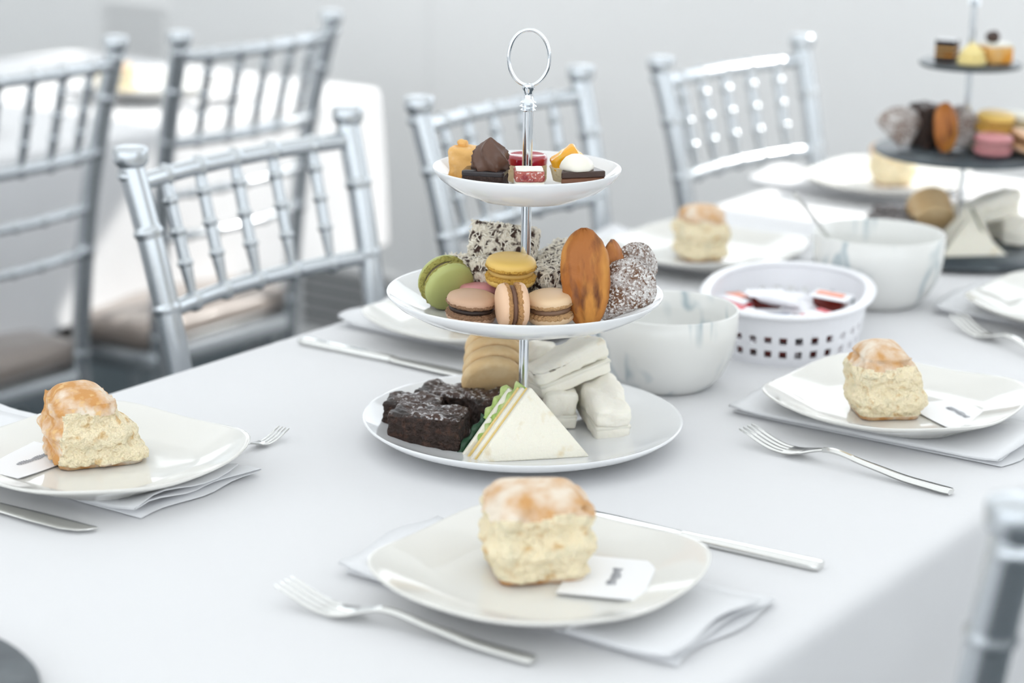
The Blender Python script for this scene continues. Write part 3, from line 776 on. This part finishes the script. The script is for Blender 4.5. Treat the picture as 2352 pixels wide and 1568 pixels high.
finger(B1(.030, .045, .0165), yaw(6, 4), 'finger sandwich standing between the triangle and the right finger sandwich', (.014, .036, .0165), 4)
finger(B1(.037, .040, .0475), yaw(-62, 14, 0), 'finger sandwich lying across the top of the other two', (.0170, .036, .0155), 6)
finger(B1(.013, .078, .034), yaw(-20, 8), 'finger sandwich partly hidden behind the chrome pole', (.012, .024, .020), 8)
# middle tier
macaron(B2(-.066, .004, .0235), 'green', 'pistachio green macaron leaning at the left of the middle tier', -FX*.80+RX*.44-ZV*.30, .0220, .0250)
macaron(B2(-.0435, -.045, .0150), 'brown', 'brown macaron lying at the front left of the middle tier', ZV+RX*.06-FX*.06, .0205, .0240)
macaron(B2(-.035, .000, .0130), 'pink', 'pink macaron half hidden between brown and yellow macarons', ZV+FX*.12, .0200, .0230)
macaron(B2(-.012, -.014, .0385), 'yellow', 'yellow macaron resting on top of the others before the pole', ZV-FX*.10+RX*.03, .0208, .0245)
macaron(B2(-.0105, -.062, .0215), 'peach', 'peach macaron standing on edge at the front of the middle tier', RX+FX*.22+ZV*.02, .0180, .0250)
macaron(B2(.0205, -.045, .0160), 'tan', 'tan macaron lying right of the upright macaron', ZV-RX*.06-FX*.08, .0195, .0250)
lamington(B2(-.046, .028, .0230), (0, R(-8), FR-R(24)), 'lamington at the left of the middle tier behind the green macaron', (.028, .019, .0165), 1)
lamington(B2(-.018, .046, .0480), (R(-18), R(4), FR-R(8)), 'lamington stacked on top at the back of the middle tier', (.0275, .018, .0150), 2)
lamington(B2(.021, .010, .0200), (0, R(-6), FR+R(40)), 'lamington right of the pole behind the tan macaron', (.019, .017, .0185), 3)
lamington(B2(.034, .052, .0260), (R(-8), R(-14), FR+R(60)), 'lamington at the back partly hidden by the tall madeleine', (.022, .018, .0175), 4)
def lean(right, back, spin=0):   # upright item: z axis leaned to the right / back, ridged side (-y) to the camera
    z = (ZV+RX*right+FX*back).normalized(); y = (FX - z*FX.dot(z)).normalized(); x = y.cross(z)
    return frame_axes(x, y, z) @ Matrix.Rotation(R(spin), 3, 'Z')
madeleine(B2(.0510, -.048, .0015), lean(-.06, .12, -12), 'tall golden madeleine standing upright on the middle tier', .080, .0410, .017)
madeleine(B2(.068, -.008, .004), lean(.04, .10, 70), 'madeleine seen edge-on behind the tall golden one', .060, .034, .016, seed=3)
madeleine(B2(.0610, -.040, .0080), lean(.95, .16, -16), 'sugar-dusted madeleine leaning right at the front of the middle tier', .056, .050, .012, 'madeleine_sugared', seed=5, fan=True)
madeleine(B2(.0800, -.002, .0110), lean(.42, .34, 30), 'sugar-dusted madeleine leaning behind the front dusted one', .052, .048, .012, 'madeleine_sugared', seed=7, fan=True)
# top tier
def petit(name, label, loc, rz, tilt=(0, 0), group='petits fours on the white stand'):
    return thing(name, label, 'cake', loc, (tilt[0], tilt[1], rz), group)
t = petit('caramel_slice', 'orange caramel slice at the back left of the top tier', B3(-.047, .014, .002), FR-R(28))
obj('slice', tr(rbox((.0150, .0125, .0145), .003, 14, rough(.0022, 110, 3, .001, 300)), 0, 0, .0145), 'caramel', t)
obj('crumb_peak', tr(rbox((.004, .003, .004), .002, 6, rough(.0014, 300, 5)), -.008, .002, .030), 'caramel', t)
t = petit('chocolate_swirl_cake', 'glazed chocolate cake topped with a piped chocolate swirl', B3(-.034, -.022, .0035), FR-R(10))
obj('cake_base', tr(rbox((.0170, .0120, .0062), .0018, 14, rough(.0012, 220, 3)), 0, 0, .0062), 'chocolate_cake', t)
obj('glaze', tr(rbox((.0174, .0124, .0026), .0018, 10), 0, 0, .0138), 'chocolate_glaze', t)
def swirl(th, r, z):
    return r*(1.04+.38*(.5-abs(math.sin(3*th+z*190))**.75)), z
obj('piped_swirl', tr(xf(lathe([(0, -.002), (.0095, -.002), (.0118, .000), (.0130, .003), (.0132, .006), (.0126, .009), (.0112, .0120), (.0090, .0148), (.0062, .0172), (.0034, .0192), (.0012, .0210), (0, .0216)], 72, swirl), Matrix.Diagonal((1.12, 1.12, 1.18, 1))), .004, .001, .0165), 'choc_swirl', t)
t = petit('raspberry_cake', 'round sponge cake with glossy raspberry jelly behind the pole', B3(.000, .026, .0015), FR)
obj('sponge', lathe([(0, 0), (.0158, 0), (.0166, .002), (.0166, .0145), (0, .0145)], 40, lambda th, r, z: (r*(1+.02*noise.noise((math.cos(th)*6, math.sin(th)*6, z*200))), z)), 'pale_sponge', t, angle=50)
obj('jelly_top', lathe([(0, .0144), (.0168, .0144), (.0170, .0190), (.0160, .0215), (.0145, .0220), (.0135, .0212), (0, .0210)], 40), 'raspberry_jelly', t, angle=50)
t = petit('pink_petit_four', 'sugared pink square on white cream at the front of the top tier', B3(.0015, -.042, .0035), FR+R(4))
obj('base_biscuit', tr(rbox((.0118, .0105, .0012), .0006, 6, rough(.0006, 400, 2)), 0, 0, .0012), 'cream', t)
obj('jam_line', tr(rbox((.0116, .0103, .0010), .0005, 8, rough(.0006, 400, 4)), 0, 0, .0032), 'jam_line', t)
obj('cream_layer', tr(rbox((.0118, .0105, .0036), .0008, 8, rough(.0005, 300, 3)), 0, 0, .0076), 'cream', t)
obj('sugared_jelly', tr(rbox((.0118, .0105, .0046), .0018, 12, rough(.0006, 400, 6)), 0, 0, .0156), 'pink_sugar', t)
obj('sugar_cap', tr(rbox((.0108, .0095, .0008), .0006, 6, rough(.0005, 300, 7)), 0, 0, .0204), 'cream', t)
t = petit('chocolate_wedge', 'layered chocolate wedge topped with white cream at right of the top tier', B3(.0425, -.016, .0048), FR+R(16))
def wedge(z0, z1, k=1): return bevel(prism([(-.0190*k, -.0110*k), (.0190*k, -.0110*k), (.0150*k, .0120*k), (-.010*k, .0140*k)], z0, z1), .0008, 1)
def rough_geo(g_, amp, s, seed):
    return [Vector(x)+Vector((noise.noise(Vector(x)*s+Vector((seed, 0, 0))), noise.noise(Vector(x)*s+Vector((0, seed, 0))), noise.noise(Vector(x)*s+Vector((0, 0, seed)))))*amp for x in g_[0]], g_[1]
obj('cake_base', wedge(0, .0052), 'chocolate_cake', t, angle=40)
obj('mousse_layer', wedge(.0051, .0092, .985), 'mousse', t, angle=40)
obj('chocolate_layer', wedge(.0091, .0146, .99), 'chocolate', t, angle=40)
obj('cream_dollop', tr(lathe([(0, 0), (.0135, 0), (.0142, .002), (.0128, .0055), (.0092, .0095), (.0045, .0120), (0, .0128)], 32, lambda th, r, z: (r*(1+.10*math.cos(th-.6)+.04*noise.noise((math.cos(th)*2, math.sin(th)*2, z*90))), z)), -.003, .001, .0145), 'cream', t)
t = petit('mango_tartlet', 'bright orange fruit tartlet behind the chocolate wedge', B3(.0335, .016, .004), FR+R(8))
obj('pastry', lathe([(0, 0), (.0115, 0), (.0140, .010), (.0150, .0118), (.0135, .012), (0, .0115)], 32, lambda th, r, z: (r*(1+.03*math.cos(th*14)), z)), 'pale_sponge', t)
obj('mango_piece', xf(rbox((.0120, .0065, .0080), .003, 12, rough(.0022, 140, 2)), Matrix.Translation((-.002, -.002, .0175)) @ Matrix.Rotation(R(-34), 4, 'Y')), 'mango', t)
obj('mango_piece', xf(rbox((.008, .005, .006), .003, 10, rough(.0018, 160, 4)), Matrix.Translation((.006, .004, .018)) @ Matrix.Rotation(R(25), 4, 'Y')), 'mango', t)

# ------------------------------------------------------------------ slate stands
S2 = (2.375, .999)
st2 = thing('slate_stand', 'three-tier black slate stand at the right end of the table', 'cake stand', (*S2, TZ), (0, 0, FR))
def slate_disc(Rr, z, th=.006, seed=0):
    return lathe([(0, z), (Rr*.97, z), (Rr, z+th*.35), (Rr*.995, z+th*.8), (Rr*.985, z+th), (0, z+th)], 64, lambda t_, r, zz: (r*(1+.006*noise.noise((math.cos(t_)*4, math.sin(t_)*4, seed))), zz))
obj('bottom_slate', slate_disc(.128, .004, .0065, 1), 'slate', st2, angle=50)
obj('middle_slate', slate_disc(.105, .117, .006, 2), 'slate', st2, angle=50)
obj('top_slate', slate_disc(.059, .2205, .005, 3), 'slate', st2, angle=50)
stand_pole(st2, (.0035, .117, .2205), .290, .0036)
for k in range(3):
    obj('foot', tr(lathe([(0, 0), (.006, 0), (.006, .0042), (0, .0042)], 12), .1*math.cos(k*2.09), .1*math.sin(k*2.09), 0), 'grey_steel', st2)
def C1(r, f, z=0): return tier_point(S2, r, f, TZ+.011+z)
def C2(r, f, z=0): return tier_point(S2, r, f, TZ+.1235+z)
def C3(r, f, z=0): return tier_point(S2, r, f, TZ+.2260+z)
G2 = 'sweets on the slate stand'
t = petit('chocolate_layer_cake', 'dark layered chocolate square at left of the top slate', C3(-.026, .010), FR-R(25), group=G2)
for k, (z0, z1, m_) in enumerate(((0, .0055, 'chocolate_cake'), (.0054, .0080, 'caramel'), (.0079, .0130, 'chocolate_cake'), (.0129, .0155, 'caramel'), (.0154, .0200, 'chocolate_cake'), (.0199, .0240, 'chocolate_glaze'))):
    obj('layer', bevel(box(-.0115, .0115, -.0115, .0115, z0, z1), .0005, 1), m_, t, smooth=False)
t = petit('meringue_dome', 'pale yellow meringue dome at the front of the top slate', C3(-.004, -.026), FR, group=G2)
obj('base', lathe([(0, 0), (.0155, 0), (.0170, .003), (.0165, .007), (0, .008)], 32), 'yellow_meringue', t)
obj('piped_top', tr(lathe([(0, 0), (.0135, 0), (.0140, .004), (.0105, .010), (.006, .0145), (.0022, .0175), (0, .0185)], 48, lambda th, r, z: (r*(1+.08*math.cos(8*th+z*160)), z)), 0, 0, .0072), 'yellow_meringue', t)
t = petit('caramel_square', 'golden caramel square with a chocolate truffle on the top slate', C3(.026, -.008), FR+R(22), group=G2)
obj('sponge', tr(rbox((.0155, .0155, .0100), .0022, 10, rough(.0008, 200, 2)), 0, 0, .0100), 'caramel', t)
obj('icing', tr(rbox((.0150, .0150, .0022), .0016, 8), 0, 0, .0214), 'cream', t)
obj('truffle', tr(rbox((.008, .008, .0075), .0074, 10, rough(.0012, 200, 2)), -.004, .001, .0300), 'chocolate', t)
# middle slate
madeleine(C2(-.072, -.008, .0030), lean(-.15, .42, 10), 'sugar-dusted madeleine at the left end of the middle slate', .048, .062, .014, 'madeleine_sugared', G2, 11, True)
brownie(C2(-.046, .010), FR-R(60), 'brown cake slice between two madeleines on the middle slate', (.018, .012, .0250), 12, group=G2)
madeleine(C2(-.030, -.038, .0020), lean(-.03, .22, 38), 'golden madeleine standing upright on the middle slate', .058, .036, .016, 'madeleine', G2, 13)
madeleine(C2(-.010, -.010, .0020), lean(.10, .45, -30), 'dark dusted madeleine leaning behind the pink macaron', .052, .042, .016, 'madeleine_sugared', G2, 14)
macaron(C2(.022, -.052, .0145), 'pink', 'pink macaron at the front of the middle slate', ZV+RX*.03, .0220, .0255, G2)
macaron(C2(.030, -.018, .0345), 'yellow', 'yellow macaron resting above the pink one on the slate', ZV+RX*.05-FX*.12, .0220, .0255, G2)
macaron(C2(.064, -.036, .0150), 'peach', 'peach macaron at the right edge beside the pink one', ZV+RX*.32, .0215, .0255, G2)
macaron(C2(.064, .010, .0300), 'white', 'cream-white macaron at the right edge behind the yellow one', ZV+RX*.10, .0215, .0255, G2)
lamington(C2(.024, .012, .0110), (0, 0, FR+R(20)), 'coconut-dusted cake under the yellow macaron on the slate', (.020, .018, .0110), 21, G2)
lamington(C2(.064, .012, .0085), (0, 0, FR+R(5)), 'coconut-dusted cake under the white macaron on the slate', (.018, .018, .0085), 22, G2)
# bottom slate
brownie(C1(-.078, .010), FR-R(10), 'sparkling brownie at the left of the bottom slate', (.029, .020, .0135), 31, group=G2)
brownie(C1(-.062, .052), FR+R(12), 'brownie at the back left of the bottom slate', (.026, .020, .0150), 33, group=G2)
for k in range(3):
    q = C1(-.028-.0012*k, .016+.0110*k, .024+.0070*k)
    t = obj('round_biscuit', lathe([(0, -.0056), (.022, -.0056), (.0255, -.0045), (.0268, -.001), (.0268, .002), (.0255, .0048), (.022, .0056), (0, .0056)], 32), 'biscuit', loc=q, rot=orient(bax).to_euler())
    tag(t, ('front round biscuit of the stack on the bottom slate', 'middle round biscuit of the stack on the bottom slate', 'rear round biscuit of the stack on the bottom slate')[k], 'biscuit', G2)
def small_sandwich(loc, rot, label, seed):
    t = thing('sandwich', label, 'sandwich', loc, rot, G2)
    obj('bread_slice', tri_geo(.040, .048, 0, .0095), 'bread', t)
    obj('cucumber_slice', tri_geo(.0405, .0485, .0094, .0125, rnd_=.0006), 'cucumber', t)
    obj('egg_filling', tri_geo(.0395, .0475, .0124, .0145, rnd_=.0005), 'cheese', t)
    obj('bread_slice', tri_geo(.040, .048, .0144, .0240), 'bread', t)
small_sandwich(C1(.006, -.072), (R(-34), 0, FR+R(10)), 'triangular sandwich with green filling at the front of the slate', 1)
small_sandwich(C1(-.004, -.030), (R(-10), 0, FR-R(48)), 'triangular sandwich leaning by the pole on the slate', 2)
finger(C1(.044, .040, .0180), yaw(40, 4), 'finger sandwich lying across the right of the bottom slate', (.017, .040, .0165), 42, G2)
finger(C1(.034, .012, .0400), yaw(-68, 8), 'finger sandwich on top of the others on the bottom slate', (.017, .038, .0150), 44, G2)
finger(C1(.070, -.006, .0160), yaw(-35, 2), 'short finger sandwich at the right of the bottom slate', (.015, .020, .0145), 46, G2)
# base disc of a third slate stand, lower left corner; upper tiers omitted
sd = tag(obj('slate_stand_base', slate_disc(.130, 0, .009, 5), 'slate', loc=(.750, 1.016, TZ+.0005), angle=50), 'round grey slate base of a third stand, cut by the lower left corner', 'serving board')

# ------------------------------------------------------------------ bowls, spoon, basket
def bowl(u, v, label, Rr=.0665, H=.074, rz=0):
    prof = [(0, .006), (Rr*.50, .007), (Rr*.74, .017), (Rr*.90, .036), (Rr*.955, .055), (Rr*.968, H-.001), (Rr*.985, H), (Rr, H-.001), (Rr*.995, .052), (Rr*.94, .032), (Rr*.80, .013), (Rr*.66, .003), (Rr*.60, 0), (Rr*.54, 0), (Rr*.5, .002), (0, .002)]
    return tag(obj('marbled_bowl', lathe(prof, 72), 'marble', loc=(u, v, TZ+.0002), rot=(0, 0, R(rz))), label, 'bowl', 'marbled bowls')
bowl(1.672, .982, 'grey-veined marbled bowl just right of the white stand', .0660, .0735, 40)
bowl(2.085, .966, 'marbled bowl with a spoon in front of the slate stand', .0700, .0770, 200)
def spoon(Pa, Pb, label):
    """bowl of the spoon at Pa, handle end at Pb"""
    A, B = Vector(Pa), Vector(Pb); d = (B-A).normalized(); L = (B-A).length
    x = d.cross(ZV).normalized(); z = x.cross(d)
    t = thing('teaspoon', label, 'spoon', A, frame_axes(x, d, z).to_euler())
    n = 30; V, F = [], []
    for j in range(n+1):
        y = .02+(L-.02)*j/n; wd = .0022+.0030*max(0, (y-.05)/(L-.05)); th = .0011
        for k in range(8):
            an = 2*math.pi*k/8; V.append(Vector((wd*math.cos(an), y, th*math.sin(an))))
    for j in range(n):
        for k in range(8): F.append([j*8+k, j*8+(k+1) % 8, (j+1)*8+(k+1) % 8, (j+1)*8+k])
    F += [list(range(8))[::-1], [n*8+k for k in range(8)]]
    obj('handle', (V, F), 'cutlery_steel', t)
    g_ = lathe([(0, -.0045), (.006, -.0035), (.0105, -.0005), (.0112, 0), (.0105, .0004), (.006, -.0024), (0, -.0034)], 28)
    obj('spoon_bowl', xf(g_, Matrix.Diagonal((1, 1.5, 1, 1))), 'cutlery_steel', t)
spoon((2.092, .985, TZ+.016), (1.985, 1.018, TZ+.128), 'silver teaspoon leaning in the bowl before the slate stand')

BK = (1.885, .968); BA = R(20)
bk = thing('plastic_basket', 'white oval plastic basket with square holes, full of sachets', 'basket', (*BK, TZ), (0, 0, BA))
ax_, bx_ = .118, .081; N_ = 64
def oval(k, rr, z):
    t_ = 2*math.pi*k/N_; n_ = 2.25; c, s = math.cos(t_), math.sin(t_); q = (abs(c)**n_+abs(s)**n_)**(-1/n_)
    return Vector((ax_*rr*q*c, bx_*rr*q*s, z))
lev = [(.860, .0), (.880, .008), (.895, .016), (.908, .022), (.922, .030), (.938, .039), (.955, .050)]
V, F = [], []
for (rr, z) in lev:
    for k in range(N_): V.append(oval(k, rr, z))
for j in range(len(lev)-1):
    for k in range(N_):
        if j in (1, 3) and k % 2: continue
        F.append([j*N_+k, j*N_+(k+1) % N_, (j+1)*N_+(k+1) % N_, (j+1)*N_+k])
wl = obj('perforated_wall', (V, F), 'plastic_white', bk, smooth=False)
md = wl.modifiers.new('thickness', 'SOLIDIFY'); md.thickness = .0022; md.offset = 0
V, F = [], []
for k in range(N_):
    c = oval(k, .985, .0515); o_ = Vector((c.x, c.y, 0)).normalized()
    for q in range(8):
        an = 2*math.pi*q/8; V.append(c+o_*.0065*math.cos(an)+ZV*.0032*math.sin(an))
for k in range(N_):
    for q in range(8): F.append([k*8+q, k*8+(q+1) % 8, ((k+1) % N_)*8+(q+1) % 8, ((k+1) % N_)*8+q])
obj('rim', (V, F), 'plastic_white', bk)
V = [oval(k, .862, .0005) for k in range(N_)]+[oval(k, .862, .0025) for k in range(N_)]
obj('base', (V, [list(range(N_))[::-1], [N_+k for k in range(N_)]]+[[k, (k+1) % N_, N_+(k+1) % N_, N_+k] for k in range(N_)]), 'plastic_white', bk, smooth=False)
def in_basket(x, y, z):   # camera-squared offsets
    return Vector((*BK, TZ))+RX*x+FX*y+ZV*(z+.015)
def sachet(x, y, z, rz, label, m, tilt=(0, 0), half=(.024, .015), band=None):
    t = thing('sachet', label, 'sachet', in_basket(x, y, z), (R(tilt[0]), R(tilt[1]), FR+R(rz)), 'sachets in the basket')
    hx, hy = half; n = 12
    def pill(q, n_): 
        ex = min(1, (1-abs(q.x)/hx)/.22); ey = min(1, (1-abs(q.y)/hy)/.3)
        return Vector((q.x, q.y, q.z*(.12+.88*max(0, ex)*max(0, ey)**.5)+.0006*noise.noise(q*140)))
    obj('packet', rbox((hx, hy, .0042), .0008, 14, pill), m, t)
    if band:
        obj('printed_band', tr(rbox((hx*.36, hy*.82, .0004), .0002, 6), hx*band[1], 0, .0042), band[0], t)
def tub(x, y, z, rz, label, lid, tilt=(0, 0)):
    t = thing('jam_tub', label, 'jam tub', in_basket(x, y, z), (R(tilt[0]), R(tilt[1]), FR+R(rz)), 'jam tubs in the basket')
    obj('tub', bevel(([(sx*(.0165 if zz else .0135), sy*(.0135 if zz else .0105), .0135*zz) for zz in (0, 1) for sy in (-1, 1) for sx in (-1, 1)], box(0, 1, 0, 1, 0, 1)[1]), .002, 2), 'jam_side', t, angle=50)
    l = obj('foil_lid', tr(bevel(box(-.0195, .0195, -.0165, .0165, 0, .0010), .0004, 1), 0, 0, .0135), 'sachet_white', t, smooth=False)
    obj('lid_print', tr(rbox((.014, .0075, .0003), .0002, 6), -.002, .004, .0147), lid, l)
sachet(-.052, .030, .018, 18, 'white sachet with pink print at the back left of the basket', 'sachet_white', band=('sachet_orange', .2))
sachet(-.058, -.012, .022, 60, 'red and white sachet at the left inside the basket', 'sachet_red', (8, 0), band=('sachet_white', .45))
sachet(-.046, -.050, .023, -30, 'white sachet with red corner at the front left of the basket', 'sachet_white', (0, 6), band=('sachet_red', -.55))
sachet(-.012, -.018, .030, -14, 'small white sachet lying over a jam tub in mid basket', 'sachet_white', (0, 8), (.022, .010))
sachet(-.018, -.062, .020, 8, 'white sachet with blue print at the front of the basket', 'sachet_white', band=('sachet_blue', .3))
sachet(.020, -.055, .022, 35, 'pink-edged white sachet near the front rim of the basket', 'sachet_red', (0, -6), (.022, .014), band=('sachet_white', .0))
sachet(.004, .040, .018, -8, 'plain white sachet at the back of the basket', 'sachet_white')
sachet(.012, -.010, .020, 70, 'plain white sachet between the two jam tubs', 'sachet_white', (6, 0))
sachet(.000, -.090, .018, -20, 'plain white sachet against the front wall of the basket', 'sachet_white', (0, 0), (.020, .012))
for zz, row in ((-.0115, 'lower'), (.0042, 'upper')):
    for (x_, y_, r_z, side) in ((-.046, -.052, -42, 'left'), (-.016, -.072, -20, 'middle'), (.018, -.070, 8, 'right')):
        tub(x_, y_, zz, r_z, 'dark jam tub glimpsed through the %s row of basket holes, %s one' % (row, side), 'sachet_white')
tub(-.020, .016, .0145, 4, 'dark red jam tub at the left in the basket', 'sachet_white')
tub(.042, .000, .0170, -24, 'dark red jam tub with orange-printed lid at the right in the basket', 'sachet_orange', (0, 4))
